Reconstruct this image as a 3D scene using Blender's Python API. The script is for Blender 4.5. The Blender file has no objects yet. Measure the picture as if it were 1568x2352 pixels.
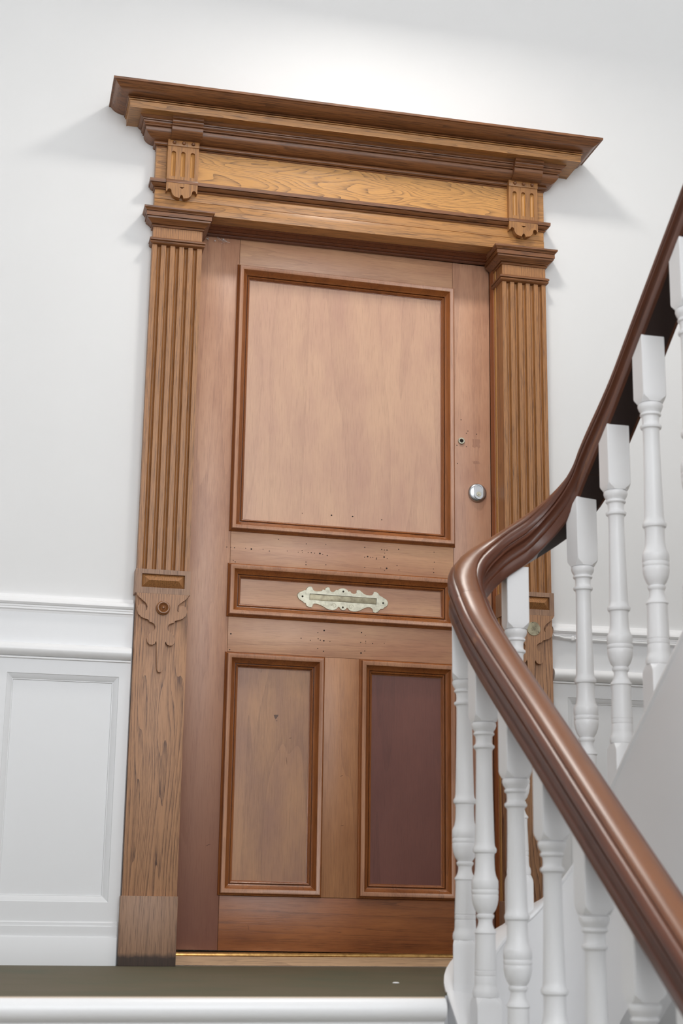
import bpy, bmesh, math, random
from mathutils import Vector, Matrix
from mathutils.geometry import tessellate_polygon
random.seed(7)
R = math.radians
C = bpy.context.scene.collection

# ------------------------------------------------------------------ camera
cam = bpy.data.cameras.new('camera')
cam.sensor_fit = 'HORIZONTAL'; cam.sensor_width = 36.0
cam.lens = 3559.93 / 1568 * 36.0
cam.clip_start = 0.05
camo = bpy.data.objects.new('camera', cam); C.objects.link(camo)
cr = Vector((0.97415933, -0.22541452, 0.01420897))
cu = Vector((-0.06813662, -0.23331714, 0.97001057))
cf = Vector((0.21533927, 0.945913, 0.24264705))
camo.matrix_world = Matrix(((cr.x, cu.x, -cf.x, -1.082), (cr.y, cu.y, -cf.y, -4.7), (cr.z, cu.z, -cf.z, 0.1905), (0, 0, 0, 1)))
cam.dof.use_dof = True; cam.dof.focus_distance = 4.75; cam.dof.aperture_fstop = 7.1
bpy.context.scene.camera = camo

# ------------------------------------------------------------------ light
w = bpy.data.worlds.new('world'); bpy.context.scene.world = w; w.use_nodes = True
w.node_tree.nodes['Background'].inputs[0].default_value = (0.93, 0.96, 1.0, 1)
w.node_tree.nodes['Background'].inputs[1].default_value = 0.7

def area(name, loc, aim, sx, sy, power, col, shape='RECTANGLE'):
    l = bpy.data.lights.new(name, 'AREA'); l.shape = shape; l.size = sx; l.size_y = sy; l.energy = power; l.color = col
    o = bpy.data.objects.new(name, l); C.objects.link(o); o.location = loc
    o.rotation_euler = (Vector(aim) - Vector(loc)).to_track_quat('-Z', 'Y').to_euler()
    return o
area('ceiling_lamp_light', (0.1, -0.95, 3.38), (0.1, -1.80, 0.5), 0.34, 0.34, 22, (1.0, 0.96, 0.90), 'DISK')
area('front_fill_light', (0, -6.75, 2.65), (0.0, 0, 1.4), 2.5, 3.7, 162, (0.95, 0.975, 1.0))  # unseen fill added behind the camera to brighten door and wall

vs = bpy.context.scene.view_settings
vs.view_transform = 'Standard'; vs.look = 'None'; vs.gamma = 1.0; vs.use_curve_mapping = False
vs.exposure = 0.0
bpy.context.scene.cycles.max_bounces = 10
bpy.context.scene.cycles.diffuse_bounces = 6
bpy.context.scene.cycles.use_denoising = True

# ------------------------------------------------------------------ materials
def srgb(r, g, b):
    f = lambda c: (c / 255 / 12.92) if c / 255 <= 0.04045 else ((c / 255 + 0.055) / 1.055) ** 2.4
    return (f(r), f(g), f(b), 1)

class NT:
    def __init__(s, name):
        s.m = bpy.data.materials.new(name); s.m.use_nodes = True
        s.t = s.m.node_tree; s.b = s.t.nodes['Principled BSDF']
    def n(s, typ, **kw):
        d = s.t.nodes.new(typ)
        for k, v in kw.items():
            if k.startswith('i_'):
                key = k[2:]; key = int(key) if key.isdigit() else key.replace('_', ' ')
                d.inputs[key].default_value = v
            else: setattr(d, k, v)
        return d
    def l(s, a, b): s.t.links.new(a, b)
    def math(s, op, a, b=None, c=None):
        d = s.t.nodes.new('ShaderNodeMath'); d.operation = op
        for i, x in enumerate((a, b, c)):
            if x is None: continue
            if isinstance(x, (int, float)): d.inputs[i].default_value = x
            else: s.l(x, d.inputs[i])
        return d.outputs[0]
    def mix(s, fac, a, b, blend='MIX'):
        d = s.t.nodes.new('ShaderNodeMix'); d.data_type = 'RGBA'; d.blend_type = blend
        if isinstance(fac, (int, float)): d.inputs[0].default_value = fac
        else: s.l(fac, d.inputs[0])
        for i, x in ((6, a), (7, b)):
            if isinstance(x, tuple): d.inputs[i].default_value = x
            else: s.l(x, d.inputs[i])
        return d.outputs[2]
    def ramp(s, fac, stops):
        d = s.t.nodes.new('ShaderNodeValToRGB'); s.l(fac, d.inputs[0]); e = d.color_ramp.elements
        e[0].position, e[0].color = stops[0]; e[1].position, e[1].color = stops[-1]
        for p, c in stops[1:-1]:
            x = e.new(p); x.color = c
        return d.outputs[0]

G = lambda v: (v, v, v, 1)

def wood(name, light, mid, dark, axis='Z', width=14.0, stretch=0.07, rings=9.0, ring_amt=0.6, pore_amt=0.35, pore=330.0, rough=0.42, spec=0.5,
         blotch=0.25, coat=0.0, bump=0.12, low_tone=None, crown_sheen=None, lines=0, uv=False, centre=0.0, distort=0.6):
    N = NT(name)
    tc = N.n('ShaderNodeTexCoord')
    oi = N.n('ShaderNodeObjectInfo')
    off = N.math('MULTIPLY', oi.outputs['Random'], 37.0)
    cmb = N.n('ShaderNodeCombineXYZ')
    for i in range(3): N.l(off, cmb.inputs[i])
    base = tc.outputs['UV'] if uv else tc.outputs['Object']
    add = N.n('ShaderNodeVectorMath', operation='ADD'); N.l(base, add.inputs[0]); N.l(cmb.outputs[0], add.inputs[1])
    def mapped(sc, st):
        mp = N.n('ShaderNodeMapping'); N.l(add.outputs[0], mp.inputs[0])
        s3 = [sc, sc, sc]; s3['XYZ'.index(axis)] = sc * st
        mp.inputs['Scale'].default_value = s3
        return mp.outputs[0]
    # growth rings: contour lines of a long stretched noise field
    n1 = N.n('ShaderNodeTexNoise', i_Scale=1.0, i_Detail=2.0, i_Roughness=0.45, i_Distortion=distort); N.l(mapped(width, stretch), n1.inputs['Vector'])
    ph = N.math('MULTIPLY', n1.outputs[0], rings)
    if lines:
        sx = N.n('ShaderNodeSeparateXYZ'); N.l(add.outputs[0], sx.inputs[0])
        ph = N.math('ADD', ph, N.math('MULTIPLY', sx.outputs[2 if axis == 'X' else 0], lines))
    fr = N.math('FRACT', ph)
    saw = N.math('POWER', fr, 3.2)
    nw = N.n('ShaderNodeTexNoise', i_Scale=1.0, i_Detail=4.0, i_Roughness=0.7); N.l(mapped(pore * 0.8, 0.06), nw.inputs['Vector'])
    brk = N.n('ShaderNodeMapRange', i_1=0.36, i_2=0.62, i_3=0.12, i_4=1.25); N.l(nw.outputs[0], brk.inputs[0])
    ring = N.math('MULTIPLY', saw, brk.outputs[0])
    # pores: short dark dashes along the grain
    n2 = N.n('ShaderNodeTexNoise', i_Scale=1.0, i_Detail=3.0, i_Roughness=0.65); N.l(mapped(pore, 0.035), n2.inputs['Vector'])
    por = N.n('ShaderNodeMapRange', i_1=0.50, i_2=0.68, i_3=0.0, i_4=1.0); N.l(n2.outputs[0], por.inputs[0])
    n3 = N.n('ShaderNodeTexNoise', i_Scale=1.0, i_Detail=4.0, i_Roughness=0.6); N.l(mapped(9.0, 0.35), n3.inputs['Vector'])
    bl = N.n('ShaderNodeMapRange', i_1=0.35, i_2=0.7, i_3=0.0, i_4=1.0); N.l(n3.outputs[0], bl.inputs[0])
    col = N.mix(bl.outputs[0], light, mid)
    if blotch < 1: col = N.mix(1 - blotch, col, light)
    col = N.mix(N.math('MULTIPLY', ring, ring_amt), col, dark)
    col = N.mix(N.math('MULTIPLY', por.outputs[0], pore_amt), col, dark)
    if low_tone:   # scuffs near the floor on oak, darker lower finish on stiles: (height, softness, colour)
        sp = N.n('ShaderNodeSeparateXYZ'); N.l(tc.outputs['Object'], sp.inputs[0])
        nd = N.n('ShaderNodeTexNoise', i_Scale=30.0, i_Detail=5.0); N.l(tc.outputs['Object'], nd.inputs['Vector'])
        hz = N.math('ADD', sp.outputs[2], N.math('MULTIPLY', N.math('SUBTRACT', (nd if low_tone[1] < .2 else n3).outputs[0], 0.5), low_tone[1] * (1.2 if low_tone[1] < .2 else .5)))
        mr = N.n('ShaderNodeMapRange', i_1=low_tone[0] - low_tone[1] * .3, i_2=low_tone[0] + low_tone[1] * .3, i_3=low_tone[3], i_4=0.0); N.l(hz, mr.inputs[0])
        col = N.mix(mr.outputs[0], col, low_tone[2])
    if crown_sheen:   # lamp sheen painted in as a lighter band along the rail top (v = 0 at the crown)
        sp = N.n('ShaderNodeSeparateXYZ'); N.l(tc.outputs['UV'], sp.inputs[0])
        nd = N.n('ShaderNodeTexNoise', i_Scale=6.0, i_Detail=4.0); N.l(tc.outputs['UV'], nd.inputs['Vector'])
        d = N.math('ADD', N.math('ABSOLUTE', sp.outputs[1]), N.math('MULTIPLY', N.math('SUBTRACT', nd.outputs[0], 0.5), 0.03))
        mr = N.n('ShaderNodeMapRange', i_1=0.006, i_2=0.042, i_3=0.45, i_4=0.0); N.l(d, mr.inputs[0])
        col = N.mix(mr.outputs[0], col, crown_sheen)
    N.l(col, N.b.inputs['Base Color'])
    N.b.inputs['Roughness'].default_value = rough
    N.b.inputs['Specular IOR Level'].default_value = spec
    N.b.inputs['Coat Weight'].default_value = coat; N.b.inputs['Coat Roughness'].default_value = 0.25
    bp = N.n('ShaderNodeBump', i_Strength=bump, i_Distance=0.0012)
    N.l(N.math('ADD', N.math('MULTIPLY', por.outputs[0], -0.7), N.math('MULTIPLY', n3.outputs[0], 0.5)), bp.inputs['Height'])
    N.l(bp.outputs[0], N.b.inputs['Normal'])
    return N.m

def paint(name, col, rough=0.4, bump=0.08, scale=60.0, var=0.03):
    N = NT(name); tc = N.n('ShaderNodeTexCoord')
    n = N.n('ShaderNodeTexNoise', i_Scale=scale, i_Detail=4.0); N.l(tc.outputs['Object'], n.inputs['Vector'])
    n2 = N.n('ShaderNodeTexNoise', i_Scale=3.0, i_Detail=3.0); N.l(tc.outputs['Object'], n2.inputs['Vector'])
    c2 = tuple(x * (1 - var * 2) for x in col[:3]) + (1,)
    N.l(N.mix(n2.outputs[0], col, c2), N.b.inputs['Base Color'])
    N.b.inputs['Roughness'].default_value = rough
    bp = N.n('ShaderNodeBump', i_Strength=bump, i_Distance=0.001); N.l(n.outputs[0], bp.inputs['Height']); N.l(bp.outputs[0], N.b.inputs['Normal'])
    return N.m

def metal(name, col, dark, rough=0.3, metallic=1.0, scale=40.0):
    N = NT(name); tc = N.n('ShaderNodeTexCoord')
    n = N.n('ShaderNodeTexNoise', i_Scale=scale, i_Detail=5.0, i_Roughness=0.65); N.l(tc.outputs['Object'], n.inputs['Vector'])
    mr = N.n('ShaderNodeMapRange', i_1=0.42, i_2=0.7); N.l(n.outputs[0], mr.inputs[0])
    N.l(N.mix(mr.outputs[0], col, dark), N.b.inputs['Base Color'])
    N.b.inputs['Metallic'].default_value = metallic; N.b.inputs['Roughness'].default_value = rough
    return N.m

OAK_L, OAK_M, OAK_D = srgb(176, 124, 74), srgb(150, 100, 58), srgb(84, 52, 34)
GREY_D = srgb(62, 54, 52)
M = {}
M['oak_x'] = wood('oak_lengthwise', srgb(134, 86, 50), srgb(106, 66, 39), srgb(52, 31, 22), 'X', 26, 0.05, 8, 0.6, 0.75, 300, 0.36)
M['oak_frieze'] = wood('oak_frieze', srgb(204, 150, 86), srgb(188, 134, 74), srgb(84, 54, 38), 'X', 9, 0.22, 30, 0.8, 0.35, 420, 0.30, distort=0.35)
M['oak_arch'] = wood('oak_architrave', srgb(184, 132, 78), srgb(168, 116, 66), srgb(80, 52, 36), 'X', 15, 0.09, 12, 0.6, 0.6, 320, 0.36)
M['oak_z'] = wood('oak_upright', srgb(170, 118, 70), srgb(148, 98, 56), srgb(72, 46, 32), 'Z', 14, 0.06, 8, 0.55, 0.65, 420, 0.42, distort=.3, lines=150)
M['oak_base'] = wood('oak_pilaster_base', srgb(184, 138, 102), srgb(166, 122, 92), srgb(92, 66, 56), 'Z', 9, 0.075, 22, 0.95, 0.5, 420, 0.48, distort=0.25, lines=110, low_tone=(0.03, 0.02, GREY_D, .9))
M['oak_block'] = wood('oak_grey_block', srgb(164, 128, 102), srgb(152, 116, 92), srgb(90, 68, 58), 'Z', 22, 0.05, 7, 0.4, 0.7, 340, 0.5, low_tone=(0.03, 0.025, GREY_D, .9))
M['oak_rose'] = wood('oak_turned_rosette', srgb(150, 100, 60), srgb(130, 84, 50), srgb(70, 44, 30), 'X', 40, 0.1, 4, 0.4, 0.4, 300, 0.3)
M['oak_gold'] = wood('oak_flute_gold', srgb(196, 144, 82), srgb(180, 128, 70), srgb(110, 74, 46), 'Z', 30, 0.04, 4, 0.3, 0.3, 300, 0.36)
M['oak_orn'] = wood('oak_fretwork', srgb(180, 134, 98), srgb(162, 118, 88), srgb(92, 68, 58), 'Z', 10, 0.05, 4, 0.8, 0.4, 420, 0.48, distort=0.1, lines=130)
M['mah_v'] = wood('mahogany_upright', srgb(202, 156, 126), srgb(176, 128, 102), srgb(126, 84, 70), 'Z', 9, 0.06, 4, 0.25, 0.3, 420, 0.36, blotch=0.9, low_tone=(0.55, 1.5, srgb(124, 80, 70), .85))
M['mah_h'] = wood('mahogany_lengthwise', srgb(204, 158, 122), srgb(178, 128, 102), srgb(126, 82, 64), 'X', 10, 0.06, 5, 0.3, 0.25, 420, 0.36, blotch=0.8)
M['mah_panel'] = wood('mahogany_large_panel', srgb(210, 168, 138), srgb(192, 148, 126), srgb(146, 108, 92), 'Z', 7, 0.08, 4, 0.2, 0.25, 420, 0.38, blotch=0.9)
M['mah_low'] = wood('mahogany_bottom_rail', srgb(168, 104, 60), srgb(132, 76, 46), srgb(72, 38, 26), 'X', 12, 0.08, 6, 0.45, 0.3, 380, 0.34, blotch=0.9)
M['mah_brown'] = wood('mahogany_brown_panel', srgb(184, 138, 102), srgb(150, 110, 92), srgb(104, 74, 62), 'Z', 7, 0.14, 4, 0.3, 0.25, 420, 0.38, blotch=0.9)
M['mah_mun'] = wood('mahogany_muntin', srgb(190, 136, 94), srgb(162, 110, 74), srgb(110, 70, 52), 'Z', 10, 0.06, 5, 0.3, 0.3, 420, 0.36, blotch=0.9)
M['mah_red'] = wood('mahogany_red_panel', srgb(122, 76, 66), srgb(108, 64, 56), srgb(78, 46, 42), 'Z', 8, 0.06, 3, 0.25, 0.25, 420, 0.4, blotch=0.8)
M['mah_flat'] = wood('mahogany_moulding_flat', srgb(192, 142, 110), srgb(168, 116, 86), srgb(96, 60, 46), 'Z', 24, 0.05, 4, 0.3, 0.3, 400, 0.28, blotch=0.8)
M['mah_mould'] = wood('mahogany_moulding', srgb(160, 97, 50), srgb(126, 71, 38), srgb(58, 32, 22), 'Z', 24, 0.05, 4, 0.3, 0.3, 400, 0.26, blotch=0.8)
M['mah_mid'] = wood('mahogany_door_stop_brown', srgb(150, 86, 44), srgb(124, 66, 34), srgb(66, 36, 24), 'Z', 20, 0.05, 4, 0.3, 0.3, 400, 0.4)
M['mah_dark'] = wood('mahogany_door_stop', srgb(112, 62, 34), srgb(92, 48, 28), srgb(50, 28, 20), 'Z', 20, 0.05, 4, 0.3, 0.3, 400, 0.4)
M['rail'] = wood('polished_handrail', srgb(108, 60, 39), srgb(86, 46, 31), srgb(42, 22, 17), 'X', 30, 0.04, 4, 0.4, 0.35, 420, 0.34, spec=0.55, blotch=0.8, uv=True, bump=0.04, crown_sheen=srgb(160, 104, 62))
M['rail_under'] = paint('shaded_rail_underside', srgb(44, 27, 23), 0.7)  # near-black tone paints in the deep shade under the rail
M['pine'] = wood('worn_threshold', srgb(206, 168, 130), srgb(184, 148, 116), srgb(110, 84, 66), 'X', 20, 0.04, 5, 0.4, 0.35, 300, 0.5)
M['wall'] = paint('wall_paint', srgb(232, 232, 232), 0.55, 0.05, 90)
M['white'] = paint('white_gloss_paint', srgb(249, 249, 250), 0.32, 0.10, 70)
M['wains'] = paint('wainscot_paint', srgb(236, 237, 239), 0.38, 0.10, 60)
M['ceil'] = paint('ceiling_paint', srgb(240, 239, 236), 0.7)
M['black'] = paint('dark_gap', srgb(26, 20, 17), 0.8)
M['hole'] = paint('nail_hole_dark', srgb(36, 22, 18), 0.8)
M['brass'] = metal('aged_brass', srgb(208, 205, 186), srgb(172, 168, 150), 0.42, 0.55, 60)
M['brass_dark'] = metal('tarnished_brass', srgb(176, 168, 142), srgb(136, 128, 106), 0.45, 0.5, 50)
M['goldbrass'] = metal('worn_gold_brass', srgb(190, 150, 90), srgb(140, 104, 60), 0.3, 0.8, 50)
M['steel'] = metal('satin_steel', srgb(186, 188, 190), srgb(160, 162, 166), 0.27, 0.9, 20)
M['screw'] = metal('dark_screw', srgb(70, 66, 56), srgb(44, 40, 34), 0.5, 0.7, 300)
M['trim_tan'] = paint('tan_floor_edge', srgb(216, 196, 174), 0.5)
M['oak_calm'] = wood('oak_bracket', srgb(168, 118, 68), srgb(150, 100, 58), srgb(84, 54, 36), 'Z', 18, 0.05, 5, 0.4, 0.6, 420, 0.40)
M['knot'] = paint('dark_knot', srgb(104, 78, 66), 0.5)
M['mark'] = wood('old_latch_stain', srgb(176, 128, 100), srgb(156, 110, 86), srgb(120, 80, 64), 'Z', 60, 0.3, 4, 0.4, 0.4, 420, 0.4, blotch=0.9)
M['lino'] = None
def lino():
    N = NT('olive_floor_covering'); tc = N.n('ShaderNodeTexCoord')
    n = N.n('ShaderNodeTexNoise', i_Scale=2.6, i_Detail=5.0, i_Roughness=0.6); N.l(tc.outputs['Object'], n.inputs['Vector'])
    n2 = N.n('ShaderNodeTexNoise', i_Scale=260.0, i_Detail=2.0); N.l(tc.outputs['Object'], n2.inputs['Vector'])
    c = N.ramp(n.outputs[0], [(0.3, srgb(92, 96, 74)), (0.5, srgb(106, 98, 74)), (0.7, srgb(114, 104, 84))])
    c = N.mix(N.math('MULTIPLY', n2.outputs[0], 0.5), c, srgb(70, 64, 50))
    N.l(c, N.b.inputs['Base Color']); N.b.inputs['Roughness'].default_value = 0.75
    bp = N.n('ShaderNodeBump', i_Strength=0.3, i_Distance=0.001); N.l(n2.outputs[0], bp.inputs['Height']); N.l(bp.outputs[0], N.b.inputs['Normal'])
    return N.m
M['lino'] = lino()
M['dim_wall'] = paint('dim_wall_paint', srgb(150, 146, 140), 0.6)  # grey picked to cut the bounce off the added front wall
M['hall'] = paint('hall_floor', srgb(96, 88, 76), 0.5)

# ------------------------------------------------------------------ mesh helpers
class MB:
    def __init__(s): s.v = []; s.f = []; s.uv = {}
    def add(s, verts, faces):
        b = len(s.v); s.v += [tuple(p) for p in verts]; s.f += [tuple(i + b for i in f) for f in faces]; return b
    def box(s, x0, x1, y0, y1, z0, z1):
        s.add([(x0, y0, z0), (x1, y0, z0), (x1, y1, z0), (x0, y1, z0), (x0, y0, z1), (x1, y0, z1), (x1, y1, z1), (x0, y1, z1)],
              [(0, 1, 2, 3), (4, 7, 6, 5), (0, 4, 5, 1), (1, 5, 6, 2), (2, 6, 7, 3), (3, 7, 4, 0)]); return s
    def strip(s, rings, closed_ring=False, caps=True):
        n = len(rings[0]); fs = []
        for i in range(len(rings) - 1):
            for j in range(n if closed_ring else n - 1):
                k = (j + 1) % n; fs.append((i * n + j, i * n + k, (i + 1) * n + k, (i + 1) * n + j))
        if caps and closed_ring: fs += [tuple(range(n))[::-1], tuple((len(rings) - 1) * n + j for j in range(n))]
        return s.add([p for r in rings for p in r], fs)
    def usweep(s, prof, xl, xr, yf, yb):   # profile (p, z) returned round both ends back to yb; polygon closed at p = -d
        prof = list(prof)
        rings = []
        for path in range(4):
            ring = []
            for p, z in prof:
                q = p
                x = (xl - q) if path < 2 else (xr + q); y = yb if path in (0, 3) else yf - q
                ring.append((x, y, z))
            rings.append(ring)
        s.strip(rings); n = len(prof)
        # lids
        for k in (0, -1):
            s.add([r[k] for r in rings], [(0, 1, 2, 3)])
        return s
    def frame(s, prof, x0, x1, z0, z1):    # mitred rectangular moulding; profile (inward offset d, y)
        rings = []
        for cx, cz, sx, sz in ((x0, z0, 1, 1), (x1, z0, -1, 1), (x1, z1, -1, -1), (x0, z1, 1, -1), (x0, z0, 1, 1)):
            rings.append([(cx + sx * d, y, cz + sz * d) for d, y in prof])
        s.strip(rings); return s
    def prism(s, outer, holes, y0, y1):    # outline in x,z with holes; front at y0, sides back to y1
        loops = [outer] + list(holes)
        flat = [p for l in loops for p in l]
        tris = tessellate_polygon([[Vector((x, z, 0)) for x, z in l] for l in loops])
        b = s.add([(x, y0, z) for x, z in flat], [tuple(t) for t in tris])
        k = 0
        for l in loops:
            n = len(l)
            s.add([(x, y0, z) for x, z in l] + [(x, y1, z) for x, z in l], [(i, (i + 1) % n, n + (i + 1) % n, n + i) for i in range(n)])
        return s
    def lathe(s, prof, c, axis='Z', seg=24, caps=True):
        rings = []
        for r, h in prof:
            ring = []
            for k in range(seg):
                a = 2 * math.pi * k / seg; u, v_ = r * math.cos(a), r * math.sin(a)
                ring.append((c[0] + u, c[1] + v_, c[2] + h) if axis == 'Z' else (c[0] + u, c[1] + h, c[2] + v_))
            rings.append(ring)
        s.strip(rings, True, caps); return s
    def tube(s, pts, r, seg=6):
        rings = []
        for i, p in enumerate(pts):
            a = Vector(pts[max(0, i - 1)]); b = Vector(pts[min(len(pts) - 1, i + 1)]); t = (b - a).normalized()
            u = t.cross(Vector((0, 0, 1)) if abs(t.z) < .9 else Vector((1, 0, 0))).normalized(); v_ = t.cross(u)
            rings.append([tuple(Vector(p) + r * (math.cos(2 * math.pi * k / seg) * u + math.sin(2 * math.pi * k / seg) * v_)) for k in range(seg)])
        s.strip(rings, True); return s
    def extrude_x(s, poly, x0, x1):        # closed polygon (y, z)
        s.strip([[(x0, y, z) for y, z in poly], [(x1, y, z) for y, z in poly]], True); return s
    def extrude_z(s, poly, z0, z1):
        s.strip([[(x, y, z0) for x, y in poly], [(x, y, z1) for x, y in poly]], True); return s

def obj(name, mb, mat, parent=None, bevel=0.0, smooth=35, shear=None):
    bm = bmesh.new(); vs_ = [bm.verts.new(p) for p in mb.v]
    for f in mb.f:
        try: bm.faces.new([vs_[i] for i in f])
        except ValueError: pass
    bmesh.ops.remove_doubles(bm, verts=bm.verts, dist=1e-6)
    bmesh.ops.recalc_face_normals(bm, faces=bm.faces)
    if bevel:
        es = [e for e in bm.edges if len(e.link_faces) == 2 and e.calc_face_angle(0) > R(30)]
        bmesh.ops.bevel(bm, geom=es, offset=bevel, segments=2, profile=0.5, affect='EDGES', clamp_overlap=True)
    if shear:
        for v_ in bm.verts: v_.co.z += shear * v_.co.x
    me = bpy.data.meshes.new(name); bm.to_mesh(me); bm.free()
    if smooth: me.shade_smooth(); me.set_sharp_from_angle(angle=R(smooth))
    me.materials.append(mat)
    o = bpy.data.objects.new(name, me); C.objects.link(o)
    if parent: attach(o, parent)
    return o

def attach(o, parent):
    o.parent = parent
    mats = []; p = parent
    while p: mats.append(p); p = p.parent
    mw = Matrix()
    for q in reversed(mats): mw = mw @ q.matrix_parent_inverse @ Matrix.LocRotScale(q.location, q.rotation_euler, q.scale)
    o.matrix_parent_inverse = mw.inverted()

def thing(name, label, cat, loc, kind=None):
    o = bpy.data.objects.new(name, None); C.objects.link(o); o.location = loc; o.empty_display_size = 0.1
    o['label'] = label; o['category'] = cat
    if kind: o['kind'] = kind
    return o
def tag(o, label=None, cat=None, kind=None):
    if label: o['label'] = label
    if cat: o['category'] = cat
    if kind: o['kind'] = kind
    return o
def box(*a): return MB().box(*a)
def arc(cx, cy, r, a0, a1, n): return [(cx + r * math.cos(R(a0 + (a1 - a0) * i / n)), cy + r * math.sin(R(a0 + (a1 - a0) * i / n))) for i in range(n + 1)]

# ------------------------------------------------------------------ room shell
WY = -0.085                     # face of the wall above the dado
ZC = 5.90; ZL = -2.301
XL, XR = -1.52, 1.56
wb = MB(); wb.box(XL - .15, -0.52, WY, 0.15, ZL, ZC); wb.box(0.52, XR + .15, WY, 0.15, ZL, ZC); wb.box(-0.52, 0.52, WY, 0.15, 2.33, ZC); wb.box(-.52, .52, WY, .15, ZL, -.001); wb.box(-.52, .52, .06, .15, -.001, 2.33)
wall = tag(obj('wall_back', wb, M['wall'], smooth=0), 'plain off-white plaster wall behind the wooden door', kind='structure')
tag(obj('wall_left', box(XL - .15, XL, -6.8, WY, ZL, ZC), M['wall'], smooth=0), 'white side wall left of the stairs', kind='structure')
tag(obj('wall_right', box(XR, XR + .15, -6.8, WY, ZL, ZC), M['wall'], smooth=0), 'white side wall right of the stairs', kind='structure')
wf = MB(); wf.box(XL - .15, XR + .15, -6.95, -6.8, ZL, .75); wf.box(XL - .15, XR + .15, -6.95, -6.8, 4.55, ZC); wf.box(XL - .15, -1.3, -6.95, -6.8, .75, 4.55); wf.box(1.3, XR + .15, -6.95, -6.8, .75, 4.55)  # unseen wall added to admit light high up and darken low reflections
tag(obj('wall_front', wf, M['dim_wall'], smooth=0), 'unseen grey wall facing the door, added with a tall opening to shape the light', kind='structure')
tag(obj('ceiling', box(XL - .15, XR + .15, -6.8, .15, ZC, ZC + .12), M['ceil'], smooth=0), 'white ceiling over the stairwell', kind='structure')

# wainscot below the dado, as framing with sunk panels
def wainscot(side, x0, x1, panels):
    fr = MB()
    fr.prism([(x0, 0.0), (x1, 0.0), (x1, 1.03), (x0, 1.03)], [[(a, .172), (b, .172), (b, .822), (a, .822)] for a, b in panels], -0.100, WY)
    obj('wainscot_frame', fr, M['wains'], wall, smooth=0)
    for a, b in panels:
        p = MB(); p.frame([(0, -.1), (.0015, -.1), (.003, -.098), (.0045, -.0975), (.012, -.0945), (.0175, -.0905), (.0195, -.0905), (.021, -.0875), (.0225, -.0875)], a, b, .172, .822)
        p.add([(a + .0225, -.0875, .1945), (b - .0225, -.0875, .1945), (b - .0225, -.0875, .7995), (a + .0225, -.0875, .7995)], [(0, 1, 2, 3)])
        obj('wainscot_panel', p, M['wains'], wall, smooth=25)
wainscot('left', XL, -0.6685, [(-1.44, -1.09), (-1.028, -.7005)])
wainscot('right', 0.653, XR, [(.704, 1.04), (1.1, 1.48)])
rail1 = [(0, 1.056), (.012, 1.054), (.0155, 1.049), (.017, 1.045), (.026, 1.041), (.032, 1.035), (.0335, 1.028), (.029, 1.0225), (.0235, 1.0215), (.0235, 1.0165), (.0215, 1.0145), (.0215, 1.0095), (.0165, 1.0065), (.015, 1.0)]
rail2 = [(.012, .909)] + [(.016 + .024 * math.cos(R(a)), .8895 + .0195 * math.sin(R(a))) for a in range(90, -91, -15)] + [(.0195, .869), (.0205, .864), (.015, .862)]
skirt = [(.014, .121), (.0175, .1185), (.0190, .1165), (.0190, .1090), (.0230, .1065), (.0230, .0800), (.0275, .0775), (.0285, .074), (.0285, 0), (0, 0)]
n_t = 0
for side, x0, x1 in (('left', XL, -.6705), ('right', .6555, XR)):
    for prof, what in ((rail1, 'upper dado rail'), (rail2, 'rounded lower dado rail')):
        n_t += 1
        poly = [(WY - p, z) for p, z in prof] + [(WY, prof[-1][1]), (WY, prof[0][1])]
        tag(obj('trim_%d' % n_t, MB().extrude_x(poly, x0, x1), M['white']), 'white moulded %s on the wall %s of the door' % (what, side), kind='structure')
    poly = [(WY - p, z) for p, z in skirt] + [(WY, .121)]
    tag(obj('baseboard_' + side, MB().extrude_x(poly, x0 if side == 'right' else x0, x1 - (.003 if side == 'left' else 0)), M['wains'], bevel=0), 'white stepped skirting board at the foot of the wall %s of the door' % side, kind='structure')

# ------------------------------------------------------------------ door surround
DS = thing('door_surround', 'carved golden oak door surround with cornice and two fluted pilasters', 'door frame', (0, -.1, 0))
PF = -.12
def part(name, mb, mat, parent, **k):
    k.setdefault('smooth', 24); return obj(name, mb, M[mat], parent, **k)

def shaft_poly(xl, xr):
    wd = xr - xl; g = .0136; n = 5; f = (wd - n * g) / (n + 1)
    pts = [(xl, -.04), (xl, PF)]; x = xl
    for i in range(n):
        x += f; pts.append((x, PF))
        pts += [(x + g / 2 - g / 2 * math.cos(R(a)) * .93, PF + .0030 + .0090 * math.sin(R(a))) for a in range(0, 181, 20)]
        x += g; pts.append((x, PF))
    pts += [(xr, PF), (xr, -.04)]
    return pts

ORN = [(-663.7, 1070.8), (-659.6, 1063.4), (-651.3, 1054.3), (-647.5, 1053.0), (-646.1, 1050.6), (-638.4, 1044.9), (-632.2, 1038.7), (-629.1, 1030.3), (-630.5, 1021), (-634.5, 1017.5), (-632.6, 1024), (-634.4, 1031.2), (-639.5, 1036.0), (-645.6, 1037.6), (-652.2, 1036.1), (-658.1, 1029.9), (-659.6, 1019.8), (-655.8, 1007.4), (-645.5, 997.9), (-634.5, 994.0), (-624.1, 990.8), (-622.1, 985.4), (-613.9, 983.3), (-606.2, 978.7), (-602.9, 971.3), (-603.5, 963.7), (-608.5, 957.5), (-614.8, 955.4), (-610, 959.5), (-613.5, 956.8), (-622.2, 946.5), (-626.6, 935.0), (-624.9, 923.9), (-618.4, 916.7), (-609.7, 915.9), (-602.5, 920.0), (-599.1, 927.7), (-597.3, 921.5), (-594.6, 869.4), (-593.0, 843.4), (-590.2, 837.3), (-587.2, 835.4)]
ORN = [p for i, p in enumerate(ORN) if i not in (28, 29)]
AX = -.5848
orn_half = [((x / 1000 - AX), z / 1000) for x, z in ORN]

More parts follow.
